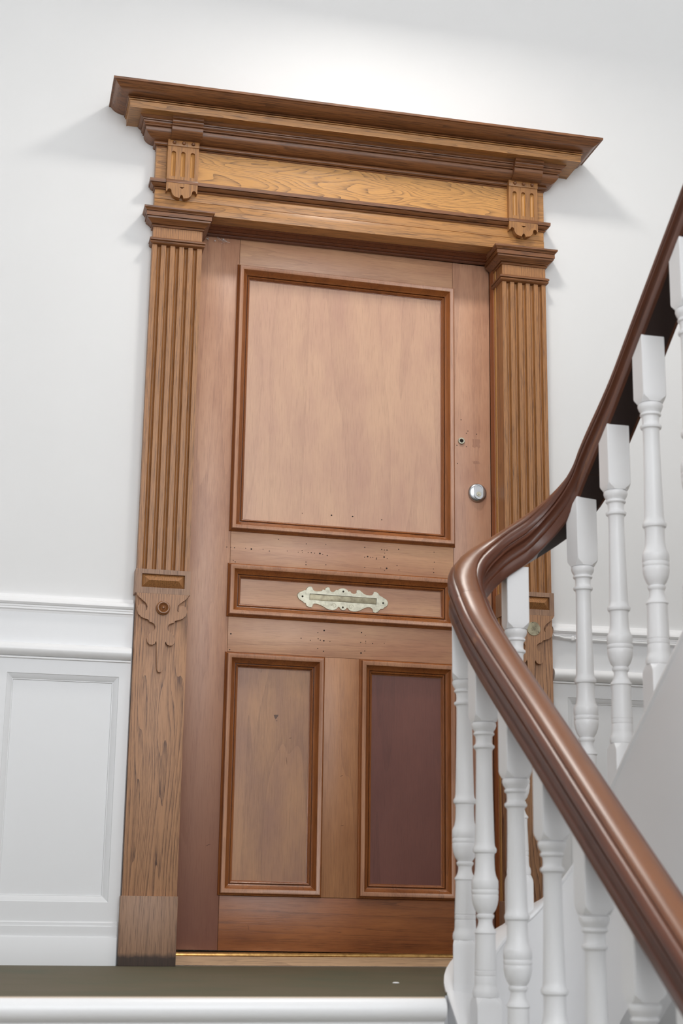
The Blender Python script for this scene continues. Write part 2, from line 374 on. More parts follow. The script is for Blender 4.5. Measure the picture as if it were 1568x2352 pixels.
def pilaster(xl, xr, side):
    P = thing('pilaster', '', '', ((xl + xr) / 2, -.1, 0)); del P['label']; del P['category']; P.parent = DS; P.matrix_parent_inverse = Matrix.Translation((0, .1, 0))
    P['label'] = '%s oak pilaster%s' % (side, '' if side == 'left' else ' with a brass disc in place of the rosette')
    part('plinth', box(xl - .004, xr + .002, -.134, -.03, 0, .193), 'oak_block', P, bevel=.0015)
    part('lower_shaft', box(xl + .001, xr, -.1215, -.03, .1925, 1.074), 'oak_base', P, bevel=.001)
    # block with a sunk diamond panel
    cx = (xl + xr) / 2; z0, z1 = 1.071, 1.1445
    b = MB(); hx, hz0, hz1 = .0645, 1.0895, 1.1305
    b.prism([(xl - .005, z0), (xr + .003, z0), (xr + .003, z1), (xl - .005, z1)], [[(cx - hx, hz0), (cx + hx, hz0), (cx + hx, hz1), (cx - hx, hz1)]], -.1335, -.03)
    part('block', b, 'oak_block', P, smooth=0)
    d = MB(); zm = (hz0 + hz1) / 2
    d.add([(cx - hx, -.1255, hz0), (cx + hx, -.1255, hz0), (cx + hx, -.1255, hz1), (cx - hx, -.1255, hz1), (cx - hx + .021, -.1420, zm), (cx + hx - .021, -.1420, zm)],
          [(0, 1, 5, 4), (1, 2, 5), (2, 3, 4, 5), (3, 0, 4)])
    part('diamond_panel', d, 'oak_z', P, smooth=0)
    part('fluted_shaft', MB().extrude_z(shaft_poly(xl, xr), 1.1435, 2.204), 'oak_z', P, smooth=30)
    part('neck', box(xl + .0005, xr - .0005, PF, -.04, 2.2, 2.26), 'oak_z', P)
    part('astragal', MB().usweep([(-.004, 2.195), (.0015, 2.1965), (.007, 2.2005), (.0085, 2.2035), (.0078, 2.2060), (.0045, 2.2064), (.0045, 2.2076), (.0098, 2.2100), (.0098, 2.2155), (.006, 2.219), (-.004, 2.2205)], xl, xr, PF, -.03), 'oak_x', P)
    part('capital', MB().usweep([(-.004, 2.2545), (.0038, 2.2567), (.0050, 2.2595), (.0040, 2.2622), (.0010, 2.2628), (.0010, 2.2640), (.0065, 2.2655), (.0095, 2.2695), (.0160, 2.2745), (.0215, 2.2785), (.0225, 2.2830), (.0195, 2.2836), (.0195, 2.2848), (.0252, 2.2852), (.0252, 2.2982), (.0222, 2.2988), (.0222, 2.3000), (.0262, 2.3004), (.0280, 2.3040), (.0300, 2.3055), (.0305, 2.3060), (.0331, 2.3085), (.0335, 2.3140), (-.004, 2.3145)], xl, xr, PF, -.012), 'oak_x', P)
    # fretwork ornament
    o = [(cx + x, z) for x, z in orn_half]; o += [(cx - x, z) for x, z in reversed(orn_half)]
    part('fretwork_ornament', MB().prism(o, [], -.1335, -.121), 'oak_orn', P, smooth=0)
    if side == 'left':
        part('rosette', MB().lathe([(.0, -.0165), (.0022, -.0162), (.004, -.0145), (.0042, -.012), (.0062, -.0095), (.0085, -.0105), (.0098, -.0085), (.0125, -.0125), (.0148, -.0158), (.0172, -.0158), (.0185, -.013), (.0188, -.009), (.0208, -.0075), (.0212, -.003), (.0205, .0)], (cx + .002, -.1335, 1.0275), 'Y', 40), 'oak_rose', P)
    else:
        c = (.583, -.1335, 1.0268)
        m = part('brass_disc', MB().lathe([(.0, -.0022), (.0215, -.0022), (.0222, -.0012), (.0222, .0)], c, 'Y', 48), 'brass_dark', P)
        m['label'] = 'round engraved brass disc'
        g = MB(); rr = random.Random(5)
        for k in range(46):
            ux, uz = rr.gauss(.001, .0052), rr.gauss(-.0005, .0045); L_ = rr.uniform(.001, .0045); a = rr.choice((12, 20, 75, 85, 92, 105, 140)) + rr.uniform(-12, 12)
            dx, dz = math.cos(R(a)) * L_ / 2, math.sin(R(a)) * L_ / 2
            g.tube([(c[0] + ux - dx, c[1] - .0021, c[2] + uz - dz), (c[0] + ux + dx, c[1] - .0021, c[2] + uz + dz)], .00028, 3)
        g.lathe([(.0, -.003), (.0013, -.0028), (.0015, -.002)], (c[0] - .003, c[1], c[2] + .0188), 'Y', 8)
        g.lathe([(.0, -.003), (.0013, -.0028), (.0015, -.002)], (c[0] + .0155, c[1], c[2] - .0105), 'Y', 8)
        part('engraving', g, 'screw', P)
    return P
XPL = (-.6655, -.508); XPR = (.4975, .650)
pilaster(*XPL, 'left'); pilaster(*XPR, 'right')
xl, xr = XPL[0] - .0005, XPR[1] - .003

# jambs, head, stops
jm = MB(); jm.box(XPR[0] - .0005, .53, -.06, .055, 0, 2.33)
part('jamb', jm, 'mah_dark', DS)
jm = MB(); jm.box(-.53, XPL[1] + .0005, -.06, .055, 0, 2.33)
part('jamb', jm, 'mah_dark', DS)
st = MB(); st.extrude_z([(.4995, -.036), (.4938, -.035), (.4916, -.030), (.4912, -.004), (.4995, -.004)], 0.037, 2.30)
part('door_stop', st, 'mah_mid', DS)
st = MB(); st.extrude_z([(.4995, -.058), (.4960, -.057), (.4948, -.052), (.4958, -.047), (.4975, -.046), (.4975, -.042), (.4962, -.040), (.4962, -.0362), (.4995, -.0362)], 0.037, 2.30)
part('stop_bead', st, 'oak_gold', DS)
hd = MB(); hd.extrude_x([(-.062, 2.316), (-.062, 2.311), (-.057, 2.3085), (-.053, 2.309), (-.050, 2.306), (-.044, 2.303), (-.036, 2.3035), (-.034, 2.3005), (-.028, 2.2985), (-.020, 2.300), (-.018, 2.296), (-.004, 2.296), (-.004, 2.316)], -.512, .502)
part('head_moulding', hd, 'mah_dark', DS)

# architrave
part('architrave_fascia', box(xl, xr, -.1212, .05, 2.313, 2.3536), 'oak_arch', DS, bevel=.0012)
part('architrave_fascia', box(xl + .0003, xr - .0003, -.1195, -.03, 2.3552, 2.389), 'oak_arch', DS, bevel=.0012)
part('torus_moulding', MB().usweep([(-.004, 2.386), (.0018, 2.3867), (.0040, 2.3895), (.0035, 2.3922), (.0005, 2.3926), (.0005, 2.3938), (.0065, 2.3945), (.0120, 2.3985), (.0148, 2.4030), (.0120, 2.4036), (.0120, 2.4048), (.0178, 2.4052), (.0185, 2.4165), (-.004, 2.4172)], xl, xr, PF, -.03), 'oak_x', DS)
part('frieze', box(xl + .0002, xr - .0002, PF, -.03, 2.415, 2.535), 'oak_frieze', DS)
part('bead_moulding', MB().usweep([(-.004, 2.531), (.0014, 2.532), (.0032, 2.5345), (.0030, 2.5362), (.0000, 2.5366), (.0000, 2.5378), (.0062, 2.5385), (.0098, 2.5420), (.0105, 2.5460), (.0095, 2.5500), (.0060, 2.5530), (-.004, 2.5535)], xl, xr, PF, -.03), 'oak_x', DS)
bed = [(-.004, 2.5515), (.0100, 2.5521), (.0150, 2.5530), (.0245, 2.5565), (.0330, 2.5625), (.0385, 2.5690), (.0412, 2.5755), (.0415, 2.5815), (.0380, 2.5830), (.0380, 2.5846), (.0450, 2.5850), (.0450, 2.5900), (.0475, 2.5910), (.0500, 2.5945), (.0505, 2.5985), (.0470, 2.5992), (.0470, 2.6006), (.0522, 2.6010), (.0528, 2.6040), (.058, 2.6065), (.0620, 2.6120), (.0620, 2.62), (-.004, 2.62)]
part('bed_moulding', MB().usweep(bed, xl, xr, PF, -.03), 'oak_x', DS)
corona = [(-.004, 2.613), (.0940, 2.6130), (.0985, 2.6112), (.0990, 2.6112), (.1005, 2.6335), (.0975, 2.6342), (.0975, 2.6354), (.1035, 2.6358), (.1042, 2.6375), (.1030, 2.6392), (.0990, 2.6396), (-.004, 2.6400)]
corn = [(-.004, 2.6402), (.0990, 2.6408), (.1065, 2.6412), (.1078, 2.6428), (.1060, 2.6448), (.1015, 2.6456), (.1015, 2.6468), (.1160, 2.6492), (.1260, 2.6520), (.1355, 2.6560), (.1430, 2.6615), (.1485, 2.6680), (.1510, 2.6714), (.1575, 2.6718), (.1580, 2.6790), (-.004, 2.6800)]
part('corona', MB().usweep(corona, xl, xr, PF, WY + .003), 'oak_arch', DS)
part('cornice', MB().usweep(corn, xl, xr, PF, WY + .003), 'oak_x', DS)
fe = MB()
for a, b in ((xl, -.634), (.6205, xr)): fe.box(a - .0012, b, PF - .0015, WY, 2.4165, 2.5315)
part('frieze_end_block', fe, 'oak_arch', DS)
# brackets over the pilasters
def bracket(x0, x1, flip):
    B = thing('bracket', '', '', ((x0 + x1) / 2, -.13, 2.45)); del B['label']; del B['category']; B.parent = DS; B.matrix_parent_inverse = Matrix.Translation((0, .1, 0))
    cx = (x0 + x1) / 2; h = (x1 - x0) / 2
    zb = 2.3755
    half = [(-h, zb), (-h + .002, zb - .001), (-h + .004, zb + .0005)] + [(-h + .0105 + .0065 * math.cos(R(a)), zb + .0015 + .0065 * math.sin(R(a))) for a in range(170, 0, -25)]
    half += [(-h + .0178, zb - .004), (-h + .0215, zb - .012), (-h + .028, zb - .0175), (-h + .034, zb - .0195), (-h + .040, zb - .0205), (-h + .044, zb - .0215), (-h + .0445, zb - .0185)] + [(.0045 * math.cos(R(a)), zb - .0165 + .0062 * math.sin(R(a))) for a in range(170, 90, -20)]
    pts = [(cx + a, b) for a, b in half] + [(cx, zb - .0103)] + [(cx - a, b) for a, b in reversed(half)]
    pts += [(cx + h, 2.5605), (cx - h, 2.5605)]
    slots = []
    for k in (-1, 0, 1):
        sx = cx + k * .0305; r = .0072
        slots.append([(sx - r, 2.428), (sx + r, 2.428)] + arc(sx, 2.5085, r, 0, 180, 8))
    tri = [(cx - .0085, 2.3925), (cx + .0085, 2.3925), (cx, 2.3862)]
    b = MB(); b.prism(pts, slots + [tri], -.1415, -.118)
    part('board', b, 'oak_calm', B, smooth=0)
    for s_ in slots:
        sx = sum(p[0] for p in s_[:2]) / 2
        part('flute', MB().extrude_z([(sx - .0074, -.1385), (sx - .0045, -.1335), (sx, -.1315), (sx + .0045, -.1335), (sx + .0074, -.1385), (sx + .0074, -.121), (sx - .0074, -.121)], 2.427, 2.517), 'oak_gold', B)
    bk = MB(); bk.box(cx - .010, cx + .010, -.134, -.121, 2.385, 2.394); part('notch', bk, 'mah_dark', B)
    part('head_strip', box(x0 - .0005, x1 + .0005, -.1450, -.12, 2.5325, 2.5530), 'oak_calm', B, bevel=.001)
    for k in (-1, 0, 1):
        part('bead', MB().lathe([(.0, -.0072), (.003, -.0066), (.0052, -.0045), (.0060, -.0015), (.0062, .001)], (cx + k * .0305, -.1450, 2.5435), 'Y', 20), 'oak_x', B)
    part('fillet', box(x0 - .001, x1 + .001, -.1428, -.12, 2.4052, 2.4164), 'oak_x', B, bevel=.0008)
    part('bed_moulding', MB().extrude_x([(-.1405 - p, z) for p, z in bed[:-6] + [(.0550, 2.6040), (.0550, 2.6132), (-.02, 2.6132)]], x0 + .007, x1 + .006), 'oak_x', B)
bracket(-.6325, -.5325, False); bracket(.5175, .6185, True)

# ------------------------------------------------------------------ the door leaf
SH = -0.0086
D1 = thing('door_1', 'tall reddish brown panelled wooden door with a brass letter plate', 'door', (0, .02, .0375), 'structure')
def dpart(name, mb, mat, parent=None, **k): return obj(name, mb, M[mat], parent or D1, shear=SH, **k)
S1, S2 = -.3673, .3616; YB = .044; g = .0005
dpart('backing', box(-.493, .489, .0285, YB, .041, 2.296), 'black', smooth=0)
dpart('stile', box(-.4945, S1 - g, 0, .04, .0375, 2.2985), 'mah_v', bevel=.0006)
dpart('stile', box(S2 + g, .4905, 0, .04, .0375, 2.2985), 'mah_v', bevel=.0006)
dpart('top_rail', box(S1 + g, S2 - g, 0, .04, 2.19, 2.2985), 'mah_h', bevel=.0006)
dpart('middle_rail', box(S1 + g, S2 - g, 0, .04, 1.19, 1.318), 'mah_h', bevel=.0006)
dpart('middle_rail', box(S1 + g, S2 - g, 0, .04, .9253, 1.046), 'mah_h', bevel=.0006)
dpart('bottom_rail', box(S1 + g, S2 - g, 0, .04, .0375, .1945), 'mah_low', bevel=.0006)
dpart('muntin', box(-.062, .056, 0, .04, .1955, .9245), 'mah_mun', bevel=.0006)
bol = [(.0, .004), (.0, -.0010), (.0012, -.0050), (.0045, -.0080), (.0068, -.0160), (.0070, -.0195), (.0088, -.0212), (.0110, -.0210), (.0185, -.0184), (.0198, -.0172), (.0208, -.0146), (.0236, -.0104), (.0268, -.0062), (.0302, -.0024), (.0334, -.0006), (.0337, .0085), (.0356, .0085), (.0360, .0020), (.0380, .0004), (.0402, .0020), (.0408, .0080), (.0424, .0088), (.0428, .0125), (.0450, .0130), (.0450, .018)]
def dpanel(x0, x1, z0, z1, mat):
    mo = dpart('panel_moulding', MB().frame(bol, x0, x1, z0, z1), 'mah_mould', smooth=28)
    mo.data.materials.append(M['mah_flat'])
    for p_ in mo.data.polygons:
        if 5 <= p_.index % (len(bol) - 1) <= 8: p_.material_index = 1  # worn flat lighter, recesses darker: shade contrast put into the colour
    return dpart('panel', box(x0 + .012, x1 - .012, .0145, .028, z0 + .012, z1 - .012), mat)
XP0, XP1 = -.374, .367
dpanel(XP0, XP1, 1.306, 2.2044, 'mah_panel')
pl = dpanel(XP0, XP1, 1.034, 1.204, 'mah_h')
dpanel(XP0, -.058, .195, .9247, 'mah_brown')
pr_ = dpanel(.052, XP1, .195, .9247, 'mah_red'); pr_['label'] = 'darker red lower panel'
# letter plate
LP = [(-152.2, 1115.5), (-149.5, 1122.3), (-142.9, 1127.1), (-135.2, 1129.8), (-130.8, 1132.7), (-124.8, 1133.7), (-122.0, 1140.6), (-116.5, 1145.4), (-108.7, 1146.9), (-104.8, 1142.7), (-102.5, 1137.3), (-98.4, 1133.1), (-89.4, 1131.8), (-78.3, 1133.1), (-72.7, 1134.6), (-72.3, 1137.9), (-68.3, 1139.3), (-62.7, 1137.8), (-61.6, 1144.1), (-56.1, 1147.8), (-49.3, 1147.7), (-47.5, 1142.7), (-46.5, 1137.2), (-41.2, 1133.0), (-34.5, 1134.1), (-29.0, 1138.2), (-26.3, 1141.3), (-21.8, 1140.2), (-16.7, 1144.5), (-9.9, 1147.1), (-3.2, 1148.0), (4.7, 1146.2), (11.6, 1141.7), (15.0, 1137.4), (18.4, 1140.3), (21.1, 1137.8), (24.1, 1133.5), (32.1, 1131.2), (37.7, 1133.1), (41.0, 1136.7), (40.5, 1142.3), (44.3, 1145.4), (51.1, 1145.1), (55.7, 1140.9), (60.3, 1137.8), (64.9, 1133.6), (72.8, 1130.7), (84.2, 1130.2), (92.1, 1131.8), (96.6, 1136.5), (97.7, 1142.7), (104.5, 1143.1), (111.4, 1139.6), (116.0, 1133.2), (119.5, 1130.0), (126.3, 1128.2), (128.6, 1124.9), (136.6, 1122.0), (142.4, 1116.7), (144.7, 1109.0), (143.6, 1102.2), (139.1, 1096.4), (132.3, 1093.1), (128.9, 1088.0), (119.8, 1087.0), (116.4, 1082.8), (110.8, 1076.9), (102.9, 1073.8), (96.1, 1076.1), (95.6, 1081.6), (92.6, 1087.1), (85.7, 1090.5), (75.5, 1089.9), (64.3, 1085.5), (53.0, 1078.2), (41.8, 1074.2), (30.5, 1073.2), (21.5, 1074.9), (15.8, 1078.3), (12.4, 1083.7), (7.9, 1083.9), (6.1, 1079.4), (0.1, 1075.9), (-6.7, 1076.0), (-12.3, 1080.1), (-14.6, 1084.4), (-19.2, 1085.3), (-22.4, 1080.7), (-28.0, 1075.9), (-36.9, 1073.9), (-48.1, 1074.1), (-57.1, 1077.6), (-68.4, 1083.7), (-79.7, 1088.6), (-90.9, 1091.3), (-98.7, 1090.8), (-102.4, 1087.3), (-103.7, 1081.7), (-107.4, 1078.2), (-115.2, 1078.8), (-122.0, 1082.9), (-125.5, 1091.5), (-132.2, 1092.3), (-135.1, 1096.5), (-142.3, 1099.4), (-149.1, 1105.7)]
oc = (-3.5, 1111)
PY = .0145
lift = lambda p: (p[0] + .0033, p[1] + PY, p[2] + .0029)
def lifted(m): m.v = [lift(p) for p in m.v]; return m
lpo = [(x / 1000, z / 1000) for x, z in LP]; inn = [((x + (oc[0] - x) * .012) / 1000, (z + (oc[1] - z) * .03) / 1000) for x, z in LP]
slot = [(-.1122, 1.1026), (.1052, 1.1018), (.1062, 1.1216), (-.1120, 1.1228)]
lp = MB(); lp.prism(inn, [slot], -.0035, -.0005)
n = len(LP); lp.add([(x, -.0035, z) for x, z in inn] + [(x, -.0012, z) for x, z in lpo] + [(x, .005, z) for x, z in lpo], [(i, (i + 1) % n, n + (i + 1) % n, n + i) for i in range(n)] + [(n + i, n + (i + 1) % n, 2 * n + (i + 1) % n, 2 * n + i) for i in range(n)])
lp.v = [lift(p) for p in lp.v]
LPo = dpart('letter_plate', lp, 'brass', smooth=30); LPo['label'] = 'scalloped pale brass letter plate'
fl = MB(); fl.box(-.1112, .1046, -.0024, .004, 1.1030, 1.1214)
dpart('flap', lifted(fl), 'brass_dark', LPo, bevel=.0006)
dpart('slot', lifted(box(-.114, .108, -.0004, .003, 1.100, 1.1245)), 'black', LPo, smooth=0)  # black box standing in for the shade inside the letter slot
for x, z in ((-.1348, 1.1125), (.1276, 1.1076), (-.003, 1.1364), (-.0039, 1.0855)):
    dpart('screw', lifted(MB().lathe([(.0, -.0026), (.0018, -.0024), (.0029, -.0012), (.0032, .0)], (x, -.0035, z), 'Y', 14)), 'screw', LPo)
sc_ = MB()
for cx, sg in ((-.0322, 1), (.0231, -1)):
    pts = []
    for k in range(22):
        a = R(180 - 20 * k); r_ = .0085 * (1 - k / 30)
        pts.append((cx + sg * r_ * math.cos(a), -.0035, 1.0885 + r_ * math.sin(a)))
    sc_.tube(pts, .00045, 4)
dpart('scroll_engraving', lifted(sc_), 'brass_dark', LPo)
# lock cylinder, peephole, knob
K = thing('lock', '', '', (.4432, 0, 1.4955)); del K['label']; del K['category']; K.parent = D1; K.matrix_parent_inverse = Matrix.Translation((0, -.02, -.0375))
K['label'] = 'round steel lock with an oval cylinder guard'
lc = (.4432, 0, 1.4955)
dpart('escutcheon', MB().lathe([(.0, -.0125), (.0235, -.0125), (.0272, -.0112), (.0300, -.0085), (.0312, -.005), (.0312, .003)], lc, 'Y', 56), 'steel', K)
def stadium(cx, cz, r, h, n=10): return arc(cx, cz + h, r, 0, 180, n) + arc(cx, cz - h, r, 180, 360, n)
so = stadium(lc[0] + .0012, lc[2] + .0012, .0150, .0098); si = stadium(lc[0] + .0012, lc[2] + .0012, .0112, .0098)
q = MB(); q.prism(so, [si], -.0165, -.010); dpart('guard_ring', q, 'steel', K, smooth=30, bevel=0)
q = MB(); q.prism(stadium(lc[0] + .0012, lc[2] + .0012, .0113, .0098), [], -.0150, -.010); dpart('guard_face', q, 'steel', K, smooth=30)
dpart('key_cylinder', MB().lathe([(.0, -.0168), (.0075, -.0168), (.0082, -.0160), (.0082, -.0125)], (lc[0] + .0012, 0, lc[2] - .0065), 'Y', 28), 'brass', K)
dpart('keyhole', box(lc[0] + .0004, lc[0] + .002, -.0172, -.0155, lc[2] - .0125, lc[2] - .006), 'black', K, smooth=0)
pc = (.3899, 0, 1.6692)
PHo = dpart('peephole', MB().lathe([(.0058, .002), (.0058, -.004), (.0072, -.0056), (.0098, -.0056), (.0114, -.004), (.0116, .002)], pc, 'Y', 32, caps=False), 'brass', None); PHo['label'] = 'small round brass peephole'
dpart('lens', MB().lathe([(.0, -.0022), (.003, -.0018), (.006, -.0002)], pc, 'Y', 20), 'black', PHo)
KN = dpart('knob_plate', MB().lathe([(.0, -.034), (.010, -.0335), (.0155, -.031), (.0168, -.027), (.014, -.0225), (.0075, -.0195), (.0065, -.012), (.012, -.0085), (.0165, -.0075), (.0195, -.0055), (.0215, -.002), (.0218, .002)], (.4568, 0, 1.1262), 'Y', 40), 'goldbrass'); KN['label'] = 'round brass knob half hidden by the handrail'
# nail holes
NHp = [(-125.1, 1284.0), (-61.3, 1286.1), (-378.7, 1257.1), (-365.9, 1256.9), (-354.2, 1256.6), (-318.9, 1256.9), (-300.9, 1255.9), (-263.4, 1257.3), (-243.2, 1252.9), (-185.9, 1256.6), (-138.2, 1260.7), (-137.0, 1255.0), (-150.6, 1255.2), (-118.3, 1256.2), (-108.4, 1256.3), (-97.4, 1255.5), (-80.2, 1255.5), (-71.2, 1252.9), (-56.5, 1250.7), (65.9, 1284.9), (121.8, 1281.6), (130.9, 1280.6), (139.4, 1280.7), (132.0, 1270.1), (177.9, 1285.8), (65.7, 1252.7), (75.8, 1255.5), (85.3, 1253.4), (92.8, 1253.9), (105.5, 1253.1), (104.5, 1249.4), (130.0, 1257.3), (140.2, 1252.7), (-125.0, 1225.0), (-124.8, 1216.2), (-60.2, 1220.2), (66.6, 1219.7), (119.1, 1220.8), (138.8, 1221.0), (131.9, 1213.2), (179.3, 1218.2), (172.9, 1232.0), (297.5, 1250.9), (294.2, 1228.4), (295.3, 1216.8), (296.4, 1283.8), (-357.0, 1215.6), (-350.7, 1211.4), (-215.3, 1292.8), (-62.3, 1009.2), (-82.3, 1001.5), (-135.5, 981.0), (-106.1, 975.9), (-80.9, 982.2), (-74.1, 978.0), (-62.7, 976.5), (-43.1, 975.5), (58.5, 1008.9), (71.1, 1000.8), (72.4, 981.8), (56.2, 977.4), (72.4, 976.2), (94.9, 975.8), (132.7, 978.2), (-81.9, 951.1), (-63.2, 943.4), (69.5, 951.0), (57.6, 943.8), (-357.2, 983.7), (-359.2, 933.9), (-41.4, 1386.8), (28.1, 1387.4), (-137.2, 1386.5), (124.7, 1383.4), (389.5, 1739.4), (413.1, 1702.3), (407.7, 1694.1), (443.1, 1694.0), (375.0, 1650.1), (407.5, 1648.2), (376.6, 1588.1)]
big = {(-80.2, 1255.5), (-300.9, 1255.9), (75.8, 1255.5), (130.0, 1257.3), (-62.3, 1009.2), (57.6, 943.8), (-357.2, 983.7), (-41.4, 1386.8), (28.1, 1387.4), (138.8, 1221.0), (-62.7, 976.5)}
nh = MB()
for p in NHp:
    r_ = .0027 if p in big else random.uniform(.0012, .0020)
    yy = .0145 if 1340 < p[1] < 1400 and p[0] < 350 else 0
    nh.lathe([(.0, -.0002), (r_, -.0002), (r_, .001)], (p[0] / 1000, yy, p[1] / 1000 - SH * p[0] / 1000), 'Y', 7)
for x, z, a, L_ in ((-.277, .105, 100, .016), (-.0, .095, 5, .014), (-.405, .34, 20, .016), (-.17, .6, 95, .022), (.0, .56, 15, .010), (.005, .41, 8, .010), (-.16, .67, 8, .008)):
    dx, dz = math.cos(R(a)) * L_ / 2, math.sin(R(a)) * L_ / 2
    yy = .0145 if z > .23 and -.33 < x < -.1 else 0
    nh.tube([(x - dx, yy + .0003, z - dz), (x, yy, z), (x + dx, yy + .0003, z + dz)], .0005, 4)
NHo = dpart('nail_holes', nh, 'hole', smooth=0); NHo['kind'] = 'stuff'; NHo['label'] = 'dark nail holes and small dents scattered over the door'

kn = MB(); kn.prism([(-.2135, .7385), (-.1990, .7395), (-.2000, .7355), (-.2040, .7290), (-.2075, .7255), (-.2105, .7300)], [], .0142, .016)
kn.prism([(-.2070, .7215), (-.2015, .7220), (-.2030, .7190)], [], .0142, .016)
dpart('knot', kn, 'knot', smooth=0)
om = MB(); om.prism([(.4275, 1.6800), (.4540, 1.6812), (.4560, 1.6700), (.4530, 1.6640), (.4555, 1.6555), (.4510, 1.6480), (.4440, 1.6560), (.4350, 1.6500), (.4275, 1.6540), (.4300, 1.6650)], [], -.0002, .001)
om.prism([(.4280, 1.6040), (.4500, 1.6050), (.4550, 1.5960), (.4320, 1.5950)], [], -.0002, .001)
dpart('old_latch_mark', om, 'mark', smooth=0)

# threshold
T = thing('threshold', 'pale worn wooden threshold strip under the brown door', 'threshold', (0, -.03, 0))
tb = MB(); tb.extrude_x([(-.052, 0), (-.052, .0235), (-.050, .0252), (.06, .0252), (.06, 0)], -.4995, .493)
part('sill_board', tb, 'pine', T)
tb = MB(); tb.extrude_x([(-.046, .0254), (-.0475, .028), (-.0465, .032), (-.043, .0350), (-.036, .0358), (.05, .0358), (.05, .0254)], -.4995, .493)
part('sill_cap', tb, 'goldbrass', T)

# ------------------------------------------------------------------ landing floor and stairs
RW = .1565; CX, CYW = .1365, -1.385; NY = -1.54
tag(obj('floor', box(XL - .15, XR + .15, -6.8, .1, ZL - .1, ZL), M['hall'], smooth=0), 'hall floor at the foot of the stairs', kind='structure')

ST = thing('staircase', 'white painted staircase turning round an open well beside the door', 'staircase', (-.75, -1.6, -.2))
RISE, GO = .177, .27
nose = lambda y, z: [(y + .022, z), (y + .019, z - .0005)] + [(y + .0235 - .0235 * math.cos(R(a)), z - .0235 + .0225 * math.sin(R(a))) for a in (70, 50, 30, 10, -10, -30, -50, -70)] + [(y + .022, z - .046), (y + .3, z - .046), (y + .3, z)]
nl = MB(); nl.extrude_x([(NY + .045, -.0005), (NY + .022, -.0005)] + [(NY + .0235 - .0235 * math.cos(R(a)), -.0235 + .0228 * math.sin(R(a))) for a in (80, 60, 40, 20, 0, -20, -40, -60, -80)] + [(NY + .022, -.0475), (NY + .045, -.0475)], XL + .004, -.1275)
part('landing_nosing', nl, 'white', ST)
part('landing_trim', box(XL + .004, -.1275, NY + .018, NY + .026, -.004, .0006), 'trim_tan', ST, bevel=.0005)
for k in range(1, 12):
    z = -RISE * k; y = NY - GO * k
    part('tread', MB().extrude_x([(y + GO + .03, z - .03), (y + GO + .03, z), (y + .012, z)] + [(y + .015 - .015 * math.cos(R(a)), z - .015 + .015 * math.sin(R(a))) for a in (60, 20, -20, -60)] + [(y + .012, z - .03)], XL + .004, -.06), 'lino', ST)
    part('riser', box(XL + .004, -.1275 if k == 1 else -.06, y + GO + .024, y + GO + .04, z - .001, z + RISE - .03), 'white', ST)
for k in range(1, 12):
    z = RISE * k; y = -1.29 - .252 * (k - 1)
    part('riser', box(.34, XR - .004, y - .015, y, z - RISE, z - .03), 'white', ST)
    part('tread', box(.34, XR - .004, y - .29, y + .015, z - .03, z), 'lino', ST, bevel=.004)

# path of string and handrail: lower flight, half turn round the well, upper flight
KS = [(-3.6, .570 - .655 * 3.507), (-.902, .038), (-.497, .305), (-.093, .570), (.055, .681), (.281, .833), (.451, .963), (.647, 1.103), (.850, 1.248), (1.256, 1.534), (3.6, 1.534 + .705 * 2.344)]
def e_of(s):
    for i in range(len(KS) - 1):
        if s <= KS[i + 1][0] or i == len(KS) - 2: break
    def tan(j):
        if j == 0: return .655
        if j == len(KS) - 1: return .705
        d0 = (KS[j][1] - KS[j - 1][1]) / (KS[j][0] - KS[j - 1][0]); d1 = (KS[j + 1][1] - KS[j][1]) / (KS[j + 1][0] - KS[j][0]); return (d0 + d1) / 2
    (s0, a), (s1, b) = KS[i], KS[i + 1]; h = s1 - s0; t = (s - s0) / h
    return (2 * t**3 - 3 * t**2 + 1) * a + (t**3 - 2 * t**2 + t) * h * tan(i) + (-2 * t**3 + 3 * t**2) * b + (t**3 - t**2) * h * tan(i + 1)
RC = .130; S1_ = .030; S2_ = S1_ + RC * math.pi / 2; S3_ = S2_ + 2 * (RW - RC); S4_ = S3_ + RC * math.pi / 2; ARC = S4_ + .030
def pos(s):     # x, y and outward (left of travel) normal
    yc = CYW + .030
    if s <= S1_: return CX - RW, CYW + s, -1.0, 0.0
    if s <= S2_: a = math.pi - (s - S1_) / RC; return CX - RW + RC + RC * math.cos(a), yc + RC * math.sin(a), math.cos(a), math.sin(a)
    if s <= S3_: return CX - RW + RC + s - S2_, yc + RC, 0.0, 1.0
    if s <= S4_: a = math.pi / 2 - (s - S3_) / RC; return CX + RW - RC + RC * math.cos(a), yc + RC * math.sin(a), math.cos(a), math.sin(a)
    return CX + RW, yc - (s - S4_), 1.0, 0.0
def bump(s):
    t = min(1, max(0, (s + .07) / .2)) * min(1, max(0, (.74 - s) / .26)); return t * t * (3 - 2 * t)
def sweep_path(prof, s0, s1, zoff, step=.02, hs=lambda s: 1.0, dz=lambda s: 0.0):
    m = MB(); rings = []; n = max(2, int((s1 - s0) / step))
    ss = [s0 + (s1 - s0) * i / n for i in range(n + 1)]
    for s in ss:
        x, y, nx, ny = pos(s); z = e_of(s) + zoff
        rings.append([(x - nx * o, y - ny * o, z + h * hs(s) + dz(s)) for o, h in prof])   # o > 0: towards the inside of the turn
    m.strip(rings, True); m.ss = ss; m.prof = prof
    return m
